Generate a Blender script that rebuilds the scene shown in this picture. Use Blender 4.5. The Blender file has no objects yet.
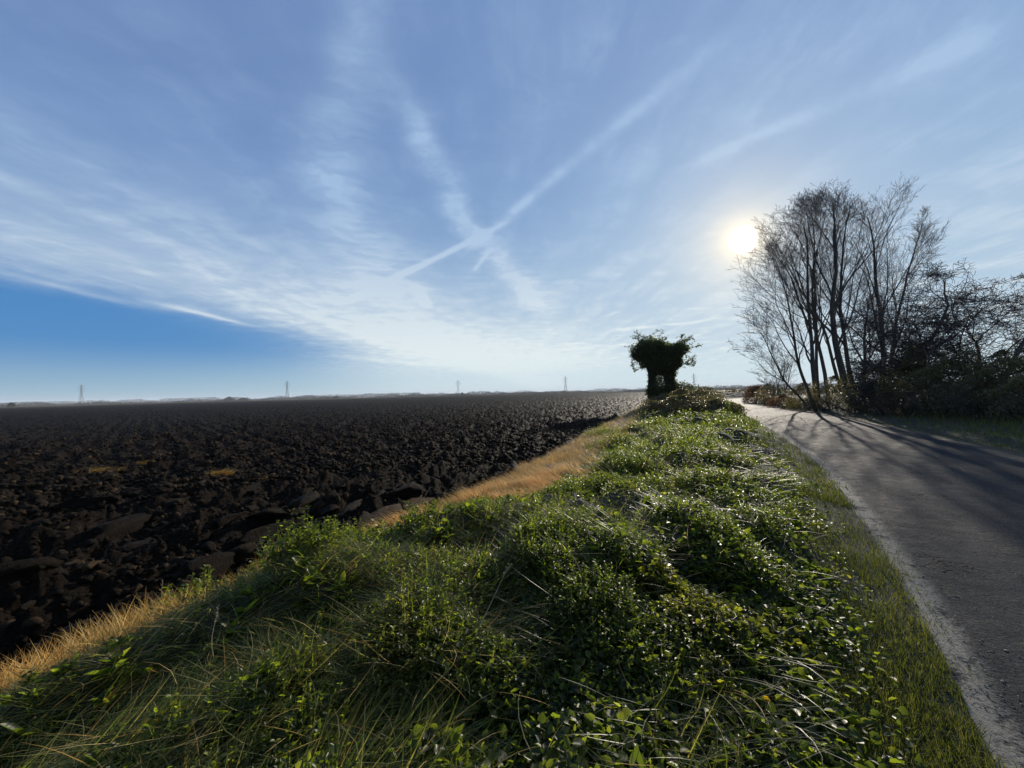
import bpy, math, random
import numpy as np
from mathutils import Vector, Matrix
rng = np.random.default_rng(7); random.seed(7)
R = math.radians
C = bpy.context.scene
COL = C.collection

# ------------------------------------------------------------------ camera
FPX, CAMZ, PITCH, ROLL = 384.0, 1.7, R(1.42), R(1.38)
Fv = np.array([0, math.cos(PITCH), math.sin(PITCH)])
U0 = np.array([0, -math.sin(PITCH), math.cos(PITCH)]); X0 = np.array([1., 0, 0])
Rv = math.cos(ROLL)*X0 - math.sin(ROLL)*U0
Uv = math.sin(ROLL)*X0 + math.cos(ROLL)*U0
cam_d = bpy.data.cameras.new('camera'); cam = bpy.data.objects.new('camera', cam_d); COL.objects.link(cam)
cam_d.sensor_width = 36; cam_d.lens = 36*FPX/1024; cam_d.clip_start = .05; cam_d.clip_end = 20000
m = Matrix.Identity(4)
for i in range(3):
    m[i][0] = Rv[i]; m[i][1] = Uv[i]; m[i][2] = -Fv[i]
m[2][3] = CAMZ
cam.matrix_world = m; C.camera = cam
def ray(px, py):
    d = Rv*(px-512)/FPX + Uv*(384-py)/FPX + Fv
    return d/np.linalg.norm(d)
def G(px, py, z=0.0):                       # the ground point seen in a direction
    d = ray(px, py); t = (z-CAMZ)/d[2]
    return d[0]*t, d[1]*t
def D(px, Y):                               # world x at depth Y in a bearing
    return (px-512)/FPX*Y

# ------------------------------------------------------------------ light
SUN = ray(743, 240)
SUN_EL = math.asin(SUN[2]); SUN_AZ = math.atan2(SUN[0], SUN[1])
sd = bpy.data.lights.new('sun', 'SUN'); sun = bpy.data.objects.new('sun', sd); COL.objects.link(sun)
sd.energy = 5.0; sd.angle = R(.55); sd.color = (1, .90, .76)
sun.rotation_euler = Vector(SUN).to_track_quat('Z', 'Y').to_euler()
vs = C.view_settings; vs.view_transform = 'Standard'; vs.look = 'None'; vs.exposure = 0.4; vs.gamma = 1; vs.use_curve_mapping = False
C.cycles.volume_bounces = 1; C.cycles.max_bounces = 8; C.cycles.transparent_max_bounces = 8
C.cycles.use_denoising = True

# ------------------------------------------------------------------ node expressions
class E:
    nt = None
    def __init__(s, sock): s.s = sock
    @staticmethod
    def m(op, *a, clamp=False):
        n = E.nt.nodes.new('ShaderNodeMath'); n.operation = op; n.use_clamp = clamp
        for i, v in enumerate(a):
            if isinstance(v, E): E.nt.links.new(v.s, n.inputs[i])
            else: n.inputs[i].default_value = v
        return E(n.outputs[0])
    def __add__(s, o): return E.m('ADD', s, o)
    __radd__ = __add__
    def __sub__(s, o): return E.m('SUBTRACT', s, o)
    def __rsub__(s, o): return E.m('SUBTRACT', o, s)
    def __mul__(s, o): return E.m('MULTIPLY', s, o)
    __rmul__ = __mul__
    def __truediv__(s, o): return E.m('DIVIDE', s, o)
    def __pow__(s, o): return E.m('POWER', s, o)
def emax(a, b): return E.m('MAXIMUM', a, b)
def emin(a, b): return E.m('MINIMUM', a, b)
def sstep(x, a, b, o0=0., o1=1.):
    n = E.nt.nodes.new('ShaderNodeMapRange'); n.interpolation_type = 'SMOOTHSTEP'
    E.nt.links.new(x.s, n.inputs[0]); n.inputs[1].default_value = a; n.inputs[2].default_value = b
    n.inputs[3].default_value = o0; n.inputs[4].default_value = o1
    return E(n.outputs[0])
def vec(x, y, z=0.):
    n = E.nt.nodes.new('ShaderNodeCombineXYZ')
    for i, v in enumerate((x, y, z)):
        if isinstance(v, E): E.nt.links.new(v.s, n.inputs[i])
        else: n.inputs[i].default_value = v
    return E(n.outputs[0])
def noise(v, scale, detail=4, rough=.55, dist=0., out=0):
    n = E.nt.nodes.new('ShaderNodeTexNoise'); E.nt.links.new(v.s, n.inputs['Vector'])
    n.inputs['Scale'].default_value = scale; n.inputs['Detail'].default_value = detail
    n.inputs['Roughness'].default_value = rough; n.inputs['Distortion'].default_value = dist
    return E(n.outputs[out])
def mixc(f, a, b):
    n = E.nt.nodes.new('ShaderNodeMix'); n.data_type = 'RGBA'
    for k, v in ((0, f), (6, a), (7, b)):
        if isinstance(v, E): E.nt.links.new(v.s, n.inputs[k])
        elif k == 0: n.inputs[0].default_value = v
        else: n.inputs[k].default_value = (*v, 1)
    return E(n.outputs[2])
def vmath(op, a, b):
    n = E.nt.nodes.new('ShaderNodeVectorMath'); n.operation = op
    for i, v in enumerate((a, b)):
        if isinstance(v, E): E.nt.links.new(v.s, n.inputs[i])
        else: n.inputs[i].default_value = v
    return n

# ------------------------------------------------------------------ sky
SKY_STR = .085
w = bpy.data.worlds.new("World"); C.world = w; w.use_nodes = True
nt = w.node_tree; nt.nodes.clear(); E.nt = nt
out = nt.nodes.new('ShaderNodeOutputWorld'); bg = nt.nodes.new('ShaderNodeBackground')
sky = nt.nodes.new('ShaderNodeTexSky'); sky.sky_type = 'NISHITA'; sky.sun_disc = False
sky.sun_elevation = SUN_EL; sky.sun_rotation = SUN_AZ; sky.air_density = 1.0; sky.dust_density = .6; sky.ozone_density = 2.5
tc = nt.nodes.new('ShaderNodeTexCoord'); dirv = E(tc.outputs['Generated'])
sp = nt.nodes.new('ShaderNodeSeparateXYZ'); nt.links.new(dirv.s, sp.inputs[0])
dx, dy, dz = (E(sp.outputs[i]) for i in range(3))
zz = emax(dz, .012)
zp = zz + .03                                    # a gently curved cloud sheet
cu, cv = dx/zp, dy/zp
def UV(px, py):
    d = ray(px, py); q = max(d[2], .012)+.03
    return d[0]/q, d[1]/q
wn = noise(vec(cu, cv), .9, 5, .6, 0, 1)
ws = nt.nodes.new('ShaderNodeSeparateXYZ'); nt.links.new(wn.s, ws.inputs[0])
wu, wv = E(ws.outputs[0])-.5, E(ws.outputs[1])-.5
def streak(a, b, wa, wb, warp=.25, soft=.12):
    """a soft band of cloud from a to b on the cloud sheet, half widths wa, wb"""
    (ax, ay), (bx, by) = UV(*a), UV(*b)
    L = math.hypot(bx-ax, by-ay); ex, ey = (bx-ax)/L, (by-ay)/L
    pu, pv = cu + wu*warp - ax, cv + wv*warp - ay
    t = (pu*ex + pv*ey)/L
    d = E.m('ABSOLUTE', pu*(-ey) + pv*ex)
    hw = sstep(t, 0, 1, wa, wb)
    r = d/hw
    body = E.m('POWER', 2.718, r*r*-1.0)
    return body*sstep(t, -soft, soft)*sstep(t, 1-soft, 1+soft, 1, 0)
fibre = noise(vec(cu*2.6+wu*1.2, cv*.55+wv*.5), 1.6, 7, .62)           # fibres drawn out along one wind
fibre2 = noise(vec(cu*1.0+cv*.55+wu*.8, cv*1.5-cu*.6+wv*.8), 2.2, 7, .65)
fine = noise(vec(cu+wu*.5, cv+wv*.5), 4.2, 7, .60)
blot = noise(vec(cu*.8, cv*.35), .8, 3, .5)
f1 = sstep(fibre, .34, .70); f2 = sstep(fibre2, .36, .68); f3 = sstep(fine, .30, .72)
# the veil: covers everything to the right of a line that runs to the horizon
(ax, ay), (bx, by) = UV(20, 268), UV(330, 338)
L = math.hypot(bx-ax, by-ay); ex, ey = (bx-ax)/L, (by-ay)/L
side = (cu+wu*1.3-ax)*ey*1.0 - (cv+wv*.9-ay)*ex                # >0 on the cloudy side
veil = sstep(side, -.75, .75)
edge = veil*sstep(side, .2, 2.6, 1, 0)
lowv = sstep(zz, .02, .30, 1, 0)
dens = veil*(.27 + .17*f1*f2) + edge*(.20+.36*f1*f3)
dens = dens + 1.1*streak((345, 303), (500, 226), .042, .024, .05, .1)*(.5+.5*f3)
dens = dens + .85*streak((480, 240), (672, 82), .030, .034, .06, .3)*(.2+.65*f3)
dens = dens + .50*streak((362, -30), (322, 190), .06, .12, .40, .25)*(.35+.65*f2)
dens = dens + .50*streak((322, 175), (395, 300), .14, .35, .4, .2)*(.3+.7*f2)
dens = dens + .80*streak((384, 75), (470, 226), .05, .09, .36, .22)*(.2+.8*f3)
dens = dens + .85*streak((466, 222), (545, 308), .08, .22, .6, .2)*(.25+.75*f3)
dens = dens + .38*streak((690, 165), (985, 38), .035, .06, .08, .2)*(.3+.7*f2)*1.5
dens = dens + .30*streak((560, 290), (760, 215), .16, .16, .3, .2)*f3
dens = dens + .62*streak((600, 332), (735, 318), .10, .10, .22, .2)*f3
dens = dens + .55*streak((560, 350), (700, 338), .16, .12, .22, .2)*f3
dens = dens + .55*streak((416, 286), (427, 308), .05, .05, .05, .15)
dens = dens + .35*streak((474, 270), (490, 250), .02, .02, .05, .15)
dens = dens + .60*streak((160, 304), (245, 324), .10, .06, .25, .25)*(.4+.6*f1)
dens = dens + .25*streak((0, 275), (110, 300), .22, .10, .3, .3)*f1
dens = dens + .55*streak((350, 356), (430, 366), .35, .30, .4, .3)*(.4+.6*f1)
dens = dens + .85*streak((330, 285), (500, 372), 1.2, 3.6, .9, .4)*(.55+.45*f3)
right = sstep(cu, -.4, .8)
dens = dens + right*(.10+.12*f1+.16*f1*f2)
dens = emin(dens, .93)
cosd = vmath('DOT_PRODUCT', dirv, tuple(SUN)); cs = emax(E(cosd.outputs['Value']), 0.)
ang = E.m('ARCCOSINE', emin(cs, .999999))*57.2958
# base sky, pushed to the photograph's deeper blue
hs = nt.nodes.new('ShaderNodeHueSaturation'); hs.inputs['Saturation'].default_value = 1.25; hs.inputs['Value'].default_value = 1
nt.links.new(sky.outputs[0], hs.inputs['Color'])
K = 1/SKY_STR
cap = E(vmath('MINIMUM', E(hs.outputs[0]), (.27*K, .42*K, .60*K)).outputs[0])
grad = mixc(sstep(zz, .0, .12), (.25*K, .44*K, .60*K), mixc(sstep(zz, .10, .60), (.045*K, .225*K, .54*K), (.055*K, .13*K, .38*K)))
grad = mixc(sstep(dx, -.75, .45), grad, mixc(sstep(zz, .05, .8), (.24*K, .43*K, .63*K), (.085*K, .18*K, .45*K)))
base = mixc(.85, cap, grad)
cl = mixc(sstep(zz, .0, .5), (.80*K, .86*K, .84*K), (.34*K, .49*K, .71*K))
col = mixc(dens, base, cl)
# thin high cloud lit up round the sun, and the disc itself
def addc(c, f, rgb):
    s = vmath('SCALE', rgb, (0, 0, 0)); nt.links.new(f.s, s.inputs['Scale'])
    return E(vmath('ADD', c, E(s.outputs[0])).outputs[0])
g0 = sstep(ang, 1.0, 1.7, 1, 0)*6.0
g1 = E.m('POWER', 2.718, ang*-.8)*1.0
g2 = E.m('POWER', 2.718, ang*-.12)*.13
g3 = E.m('POWER', 2.718, ang*-.05)*.06
hz = sstep(zz, .015, .12, 1, 0)*sstep(dx, -.85, .1)
col = mixc(hz*.75, col, (.60*K, .74*K, .78*K))
hp = sstep(E.m('ABSOLUTE', dx/emax(dy, .05)+.10), .08, .50, 1, 0)*sstep(zz, .05, .26, 1, 0)*sstep(dy, 0, .2)
col = mixc(hp*(.30+.25*f3), col, (.72*K, .82*K, .84*K))
col = mixc(E.m('POWER', 2.718, ang*-.22)*.75, col, (1.0*K, .87*K, .62*K))
col = addc(col, g0*K, (1, .93, .80)); col = addc(col, g1*K, (1, .66, .28)); col = addc(col, g2*K, (1, .88, .68)); col = addc(col, g3*K, (.9, 1, 1))
nt.links.new(col.s, bg.inputs['Color']); bg.inputs['Strength'].default_value = SKY_STR*.80
nt.links.new(bg.outputs[0], out.inputs[0])

# ------------------------------------------------------------------ materials
def newmat(name):
    M = bpy.data.materials.new(name); M.use_nodes = True; E.nt = M.node_tree
    E.nt.nodes.clear(); o = E.nt.nodes.new('ShaderNodeOutputMaterial')
    return M, o
def principled(o, color, rough, bump=None, bstr=.5, bdist=.02, spec=.5):
    p = E.nt.nodes.new('ShaderNodeBsdfPrincipled')
    if isinstance(color, E): E.nt.links.new(color.s, p.inputs['Base Color'])
    else: p.inputs['Base Color'].default_value = (*color, 1)
    if isinstance(rough, E): E.nt.links.new(rough.s, p.inputs['Roughness'])
    else: p.inputs['Roughness'].default_value = rough
    p.inputs['Specular IOR Level'].default_value = spec
    if bump is not None:
        b = E.nt.nodes.new('ShaderNodeBump'); b.inputs['Strength'].default_value = bstr; b.inputs['Distance'].default_value = bdist
        E.nt.links.new(bump.s, b.inputs['Height']); E.nt.links.new(b.outputs[0], p.inputs['Normal'])
    E.nt.links.new(p.outputs[0], o.inputs[0]); return p
def objco():
    return E(E.nt.nodes.new('ShaderNodeTexCoord').outputs['Object'])
def island():
    return E(E.nt.nodes.new('ShaderNodeNewGeometry').outputs['Random Per Island'])
def ramp(f, stops):
    n = E.nt.nodes.new('ShaderNodeValToRGB'); cr = n.color_ramp
    while len(cr.elements) < len(stops): cr.elements.new(.5)
    for e, (p, c) in zip(cr.elements, stops): e.position = p; e.color = (*c, 1)
    E.nt.links.new(f.s, n.inputs[0]); return E(n.outputs[0])
def leafmat(name, stops, trans=(.10, .17, .02), tf=.45, rough=.38, patch=.6, stops2=None, spec=.5):
    M, o = newmat(name)
    c = objco(); isl = island()
    colr = ramp(isl, stops)
    if stops2:
        colr = mixc(sstep(noise(c, patch, 3), .52, .68)*.8, colr, ramp(isl, stops2))
    p = principled(o, colr, rough, spec=spec)
    t = E.nt.nodes.new('ShaderNodeBsdfTranslucent')
    mm = E.nt.nodes.new('ShaderNodeMix'); mm.data_type = 'RGBA'; mm.blend_type = 'MULTIPLY'; mm.inputs[0].default_value = 1
    E.nt.links.new(colr.s, mm.inputs[6]); mm.inputs[7].default_value = (*trans, 1)
    E.nt.links.new(mm.outputs[2], t.inputs[0])
    ms = E.nt.nodes.new('ShaderNodeMixShader'); ms.inputs[0].default_value = tf
    E.nt.links.new(p.outputs[0], ms.inputs[1]); E.nt.links.new(t.outputs[0], ms.inputs[2]); E.nt.links.new(ms.outputs[0], o.inputs[0])
    return M
GR = leafmat('grass_blade', [(0, (.016, .026, .005)), (.45, (.035, .052, .009)), (.80, (.075, .095, .018)), (.92, (.20, .19, .07)), (1, (.36, .31, .17))], (4.9, 4.6, 1.8), .55, .42, spec=.36)
GRS = leafmat('short_grass', [(0, (.022, .030, .006)), (.6, (.045, .056, .010)), (1, (.10, .095, .03))], (3.6, 3.5, 1.2), .5, .65)
LF = leafmat('weed_leaf', [(0, (.013, .021, .005)), (.5, (.031, .045, .008)), (.85, (.058, .074, .012)), (1, (.085, .10, .018))], (5.6, 5.4, 1.7), .55, .42, spec=.34, patch=1.3,
             stops2=[(0, (.020, .024, .007)), (.5, (.048, .052, .010)), (.9, (.075, .078, .016)), (1, (.10, .09, .02))])
STRAW = leafmat('dry_grass', [(0, (.28, .15, .04)), (.45, (.52, .32, .095)), (1, (.74, .56, .25))], (1.75, 1.55, 1.0), .5, .7, spec=.1, patch=1.7,
                stops2=[(0, (.09, .075, .02)), (.5, (.20, .14, .045)), (1, (.42, .30, .12))])
IVY = leafmat('ivy_leaf', [(0, (.016, .024, .009)), (.7, (.032, .044, .014)), (1, (.07, .08, .03))], (3.2, 3.2, 1.4), .5, .5)
BRAM = leafmat('bramble_leaf', [(0, (.040, .048, .022)), (.5, (.070, .076, .034)), (.78, (.13, .085, .045)), (1, (.19, .16, .08))], (2.2, 2.1, 1.1), .35, .4)
BRACK = leafmat('bracken_frond', [(0, (.05, .026, .014)), (.6, (.10, .052, .027)), (1, (.20, .14, .07))], (2.0, 1.6, 1.0), .4, .6)
BROOM = leafmat('olive_leaf', [(0, (.12, .10, .015)), (.6, (.20, .17, .03)), (1, (.28, .24, .06))], (2.0, 1.9, 1.0), .4, .6)
PETAL = leafmat('yellow_petal', [(0, (.75, .5, .02)), (1, (.8, .62, .04))], (1.2, 1.2, 1.0), .4, .5)

def simple(name, fn):
    M, o = newmat(name); fn(o); return M
def _bark(o):
    c = objco(); n = noise(c, 9, 6, .6)
    principled(o, ramp(n, [(.3, (.035, .028, .022)), (.7, (.10, .082, .062))]), .8, n, .8, .02)
BARK = simple('bark', _bark)
def _twig(o):
    principled(o, ramp(island(), [(0, (.030, .022, .018)), (1, (.085, .060, .045))]), .7)
TWIG = simple('twig', _twig)
def _soil(o):
    c = objco(); n = noise(c, 1.3, 5, .6); n2 = noise(c, 14, 8, .65); n3 = noise(c, .25, 3, .5)
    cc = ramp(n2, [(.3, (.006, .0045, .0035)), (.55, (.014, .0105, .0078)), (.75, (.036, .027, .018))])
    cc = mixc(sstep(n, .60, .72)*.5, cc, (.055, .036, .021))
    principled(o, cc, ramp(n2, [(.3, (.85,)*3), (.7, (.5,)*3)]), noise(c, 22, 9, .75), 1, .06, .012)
SOIL = simple('ploughed_soil', _soil)
def _clod(o):
    c = objco(); n2 = noise(c, 16, 8, .65); n = noise(c, .9, 3, .5)
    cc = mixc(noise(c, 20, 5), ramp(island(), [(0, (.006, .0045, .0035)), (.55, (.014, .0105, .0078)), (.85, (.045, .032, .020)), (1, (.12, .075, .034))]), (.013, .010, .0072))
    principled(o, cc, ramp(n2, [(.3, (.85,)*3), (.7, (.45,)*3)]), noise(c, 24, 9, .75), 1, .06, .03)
CLOD = simple('soil_clod', _clod)
def _thatch(o):
    c = objco(); n = noise(c, 6, 7, .65)
    principled(o, ramp(n, [(.3, (.006, .006, .003)), (.55, (.015, .016, .006)), (.75, (.04, .033, .016))]), .9, n, 1, .05)
THATCH = simple('thatch', _thatch)
def _earthfar(o):
    c = objco(); n = noise(c, .0035, 3, .5); n2 = noise(c, .02, 5, .6)
    cc = ramp(n, [(.35, (.03, .026, .018)), (.48, (.085, .068, .045)), (.52, (.035, .045, .018)), (.62, (.10, .075, .05))])
    principled(o, mixc(n2*.5, cc, (.06, .055, .04)), 1., spec=0.)
FARG = simple('far_fields', _earthfar)
def _road(o):
    uvn = E.nt.nodes.new('ShaderNodeUVMap'); s_ = E.nt.nodes.new('ShaderNodeSeparateXYZ'); E.nt.links.new(uvn.outputs[0], s_.inputs[0])
    u, v = E(s_.outputs[0]), E(s_.outputs[1]); c = objco()
    n = noise(c, 45, 6, .7); nb = noise(c, .9, 5, .6); nm = noise(c, 5, 6, .65)
    lon = noise(vec(u*2.2, v*.12), 2.2, 5, .6)                    # wear runs along the lane
    cc = ramp(n, [(.3, (.014, .014, .014)), (.55, (.033, .034, .037)), (.72, (.10, .10, .10))])
    cc = mixc(sstep(nb, .40, .70)*.45, cc, (.042, .043, .045))
    cc = mixc(sstep(lon, .5, .75)*.35, cc, (.070, .070, .070))
    wob = (nm-.5)*.42 + (nb-.5)*.35
    e1 = sstep(u+wob*.6, .07, .19, 1, 0)*sstep(nm+(n-.5)*.8, .30, .55)     # pale grit along the edges
    e2 = sstep(u+wob, 3.85, 4.15, 0, 1)
    cc = mixc(e1*.9, cc, mixc(n, (.16, .145, .115), (.40, .36, .29)))
    cc = mixc(e2*.8, cc, mixc(n, (.06, .05, .035), (.15, .13, .09)))
    vo = E.nt.nodes.new('ShaderNodeTexVoronoi'); vo.feature = 'DISTANCE_TO_EDGE'; vo.inputs['Scale'].default_value = .9
    wv_ = vmath('ADD', c, noise(c, 2.5, 4, .6, 0, 1)); E.nt.links.new(wv_.outputs[0], vo.inputs['Vector'])
    crack = sstep(E(vo.outputs['Distance']), .004, .014, 1, 0)*sstep(nb, .5, .62)
    cc = mixc(crack*.8, cc, (.008, .008, .008))
    patch = sstep(noise(vec(u*.5, v*.16), 1.0, 2, .4), .60, .62)
    cc = mixc(patch*.45, cc, (.018, .018, .019))
    h = n*.8 + nm*1.5 - crack*1.5
    principled(o, cc, ramp(nm, [(.3, (.85,)*3), (.7, (.68,)*3)]), h, 1.0, .025, .05)
ROAD = simple('asphalt', _road)
def _grit(o):
    principled(o, ramp(island(), [(0, (.05, .045, .04)), (.6, (.14, .125, .10)), (1, (.32, .29, .24))]), .8)
GRIT = simple('grit', _grit)
STEEL = simple('galvanised_steel', lambda o: principled(o, (.10, .105, .11), .6))
FARTREE = leafmat('far_tree', [(0, (.025, .026, .020)), (1, (.06, .055, .04))], (1, 1, 1), .2, .8)

# ------------------------------------------------------------------ mesh helpers
def link(name, me, mat, parent=None):
    o = bpy.data.objects.new(name, me); COL.objects.link(o)
    if mat: me.materials.append(mat)
    if parent: o.parent = parent
    return o
def mesh_np(name, V, F, smooth=False):
    """F: (n,k) int array, all faces with k corners"""
    V = np.asarray(V, dtype=np.float32); F = np.asarray(F, dtype=np.int32); k = F.shape[1]
    me = bpy.data.meshes.new(name)
    me.vertices.add(len(V)); me.vertices.foreach_set('co', V.ravel())
    me.loops.add(F.size); me.loops.foreach_set('vertex_index', F.ravel())
    me.polygons.add(len(F)); me.polygons.foreach_set('loop_start', np.arange(0, F.size, k, dtype=np.int32))
    if smooth: me.polygons.foreach_set('use_smooth', np.ones(len(F), dtype=bool))
    me.update(calc_edges=True); return me
def tag(o, label=None, cat=None, group=None, kind=None):
    if label: o['label'] = label
    if cat: o['category'] = cat
    if group: o['group'] = group
    if kind: o['kind'] = kind
    return o
def thing(name, loc, label, cat, group=None, rz=0):
    o = bpy.data.objects.new(name, None); COL.objects.link(o); o.location = loc; o.rotation_euler = (0, 0, rz)
    return tag(o, label, cat, group)
def gridfaces(nr, nc):
    a = np.arange(nr*nc).reshape(nr, nc)
    return np.stack([a[:-1, :-1], a[:-1, 1:], a[1:, 1:], a[1:, :-1]], -1).reshape(-1, 4)
def h2(ix, iy, s=0):
    n = (ix.astype(np.int64)*374761393 + iy.astype(np.int64)*668265263 + s*974634777) & 0xffffffff
    n = ((n ^ (n >> 13))*1274126177) & 0xffffffff
    n = ((n ^ (n >> 16))*2246822519) & 0xffffffff
    return ((n ^ (n >> 15)) & 0xffffff)/float(0xffffff)
def vnoise(x, y, s=0):
    ix, iy = np.floor(x), np.floor(y); fx, fy = x-ix, y-iy
    ix = ix.astype(np.int64); iy = iy.astype(np.int64)
    ux, uy = fx*fx*(3-2*fx), fy*fy*(3-2*fy)
    return ((h2(ix, iy, s)*(1-ux)+h2(ix+1, iy, s)*ux)*(1-uy) + (h2(ix, iy+1, s)*(1-ux)+h2(ix+1, iy+1, s)*ux)*uy)
def fbm(x, y, s=0, o=4):
    r = 0; a = .5; tot = 0
    for i in range(o):
        r = r + a*vnoise(x, y, s+i*17); tot += a; a *= .5; x = x*2.03+3.1; y = y*2.03+7.7
    return r/tot
def lumps(x, y, s=0):
    """rounded random lumps, 0..1"""
    ix, iy = np.floor(x).astype(np.int64), np.floor(y).astype(np.int64); best = np.zeros_like(x)
    for a in (-1, 0, 1):
        for b in (-1, 0, 1):
            jx, jy = ix+a, iy+b
            cx, cy = jx+h2(jx, jy, s), jy+h2(jx, jy, s+1)
            hh = .25+.75*h2(jx, jy, s+2); rr = .45+.45*h2(jx, jy, s+3); th = h2(jx, jy, s+4)*3.14
            ddx, ddy = x-cx, y-cy
            px_, py_ = ddx*np.cos(th)+ddy*np.sin(th), (-ddx*np.sin(th)+ddy*np.cos(th))*1.5
            d = np.maximum(np.abs(px_), np.abs(py_))*.5 + .5*np.hypot(px_, py_)
            best = np.maximum(best, hh*np.sqrt(np.clip(1-(d/rr)**2, 0, 1)))
    return best
def catmull(pts, step=.25):
    P = [np.array(p, float) for p in pts]; out_ = []
    for i in range(1, len(P)-2):
        n = max(2, int(np.linalg.norm(P[i+1]-P[i])/step))
        for k in range(n):
            t = k/n; a, b, c, d = P[i-1], P[i], P[i+1], P[i+2]
            out_.append(.5*((2*b)+(c-a)*t+(2*a-5*b+4*c-d)*t*t+(3*b-a-3*c+d)*t**3))
    return np.array(out_)
def sdist(x, y, poly):
    """signed distance from a polyline; positive on its right-hand side"""
    shp = x.shape; x = x.ravel(); y = y.ravel(); best = np.full(x.shape, 1e9); sg = np.ones(x.shape)
    for a, b in zip(poly[:-1], poly[1:]):
        e = b-a; L2 = e@e; t = np.clip(((x-a[0])*e[0]+(y-a[1])*e[1])/L2, 0, 1)
        qx, qy = x-a[0]-t*e[0], y-a[1]-t*e[1]; d = qx*qx+qy*qy
        k = d < best; best = np.where(k, d, best); sg = np.where(k, np.sign(e[1]*(x-a[0])-e[0]*(y-a[1])), sg)
    return (np.sqrt(best)*sg).reshape(shp)

# ------------------------------------------------------------------ the lines of the place
LEFT = catmull([(-12, -16), (-6.5, -9), (-3.2, -4.6), (-.3, -1.25), (2.08, 1.69), (4.38, 4.84), (7.7, 10.3), (13.4, 21.6), (19.4, 35), (25.4, 48.7), (31.5, 58), (41, 66), (62, 79), (100, 100), (220, 160), (260, 170)], .3)
EDGE = catmull([(-14, -14), (-9, -7), (-5.0, -.3), (-3.5, 2.2), (-2.7, 3.6), (-1.6, 5.3), (0, 8.6), (4.45, 19.4), (14.6, 44.7), (27, 74), (60, 130), (120, 220), (160, 280)], .5)
LC = LEFT[::3]; EC = EDGE[::4]
SM = lambda v, a, b: (lambda t: t*t*(3-2*t))(np.clip((v-a)/(b-a), 0, 1))
def verge_z(x, y, s=None, e=None):
    if s is None: s = sdist(x, y, LC)
    if e is None: e = sdist(x, y, EC)
    r = np.hypot(x, y)
    mound = .10+.16*fbm(x*.45, y*.45, 5, 2) + .30*SM(r, 12, 30)*SM(e, .8, 3)
    tus = .36*lumps(x*.85+.3*fbm(x*2, y*2, 3, 2), y*.85, 31)*SM(r, 1.5, 3) + .13*lumps(x*2.1, y*2.1, 33) + .16*(fbm(x*1.2, y*1.2, 9, 3)-.35)
    z = .01+ SM(-s, 0, .9)*(mound*(.45+.55*SM(e, .8, 3)) + tus*SM(-s, .35, 1.5)*np.maximum(.12+.88*SM(e, 1.0, 2.8), (.3+.7*SM(e, .3, 1.3))*SM(r, 5.5, 4)))
    z = z*SM(e, -.1, 1.2) + (-.52)*(1-SM(e, -.55, .55))
    return z

# ---------------- ground to the horizon
nr, na = 60, 96
rr = np.concatenate([[0.0], np.geomspace(3, 9000, nr-1)]); aa = np.linspace(0, 2*math.pi, na+1)
Rg, Ag = np.meshgrid(rr, aa, indexing='ij')
V = np.stack([Rg*np.sin(Ag), Rg*np.cos(Ag), np.full_like(Rg, -.62)+SM(Rg, 60, 600)*.25], -1).reshape(-1, 3)
g = link('ground', mesh_np('ground', V, gridfaces(nr, na+1)), FARG); tag(g, kind='structure')

# ---------------- ploughed field
FD = R(-43.7)                                       # bearing of the furrows
def field_z(x, y):
    u = x*math.cos(FD) - y*math.sin(FD)              # across the furrows
    v = x*math.sin(FD) + y*math.cos(FD)
    r = np.hypot(x, y)
    wu_ = u + .35*(fbm(x*.7, y*.7, 3, 3)-.5)
    fur = .5+.5*np.sin(wu_*2*math.pi/.85)
    ee = -sdist(x, y, EC)                            # the headland is ploughed along the edge
    hl = SM(ee, 6.5, 4.0); fur2 = (.5+.5*np.sin((ee+.25*(fbm(x*.8, y*.8, 4, 3)-.5))*2*math.pi/.95))
    z = -.42 + .085*fur*(1-hl) + .17*hl*fur2
    xw, yw = x+.25*fbm(x*2, y*2, 40, 3), y+.25*fbm(x*2, y*2, 41, 3)
    ca, sa_ = math.cos(R(20)), math.sin(R(20)); ua, va = xw*ca-yw*sa_, xw*sa_+yw*ca
    z = z + .20*lumps(ua*1.9, va*.95, 50) + .13*lumps(ua*3.6, va*2.3, 60) + .06*lumps(xw*7, yw*7, 70)
    z = z + .05*(fbm(x*13, y*13, 80, 3)-.5)*SM(r, 40, 12) + .10*(np.abs(fbm(x*4, y*4, 84, 3)-.5))*2
    z = z + .10*(lumps(x*.8, y*1.3, 44)-.4)
    z = z + .12*(fbm(x*.12, y*.12, 90, 2)-.5)
    return z
ys = np.concatenate([np.arange(345, 60, -.75), np.arange(60, 8, -.42), np.arange(8, 1.55, -.16)])
Rr = 2.0*FPX/ys; aa = np.arange(R(-72), R(33), R(.14))
Rg, Ag = np.meshgrid(Rr, aa, indexing='ij')
jit = (rng.random(Rg.shape)-.5)*.6*np.gradient(Rr)[:, None]
x = (Rg+jit*.5)*np.sin(Ag); y = (Rg+jit*.5)*np.cos(Ag)
e = sdist(x, y, EC)
z = field_z(x, y) - .25*SM(e, -.35, .5)
F = gridfaces(*Rg.shape); keep = (e.ravel()[F] < .7).all(1); F = F[keep]
V = np.stack([x, y, z], -1).reshape(-1, 3); used, inv = np.unique(F, return_inverse=True)
f = link('ploughed_field', mesh_np('ploughed_field', V[used], inv.reshape(F.shape)), SOIL); tag(f, kind='structure')

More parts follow.
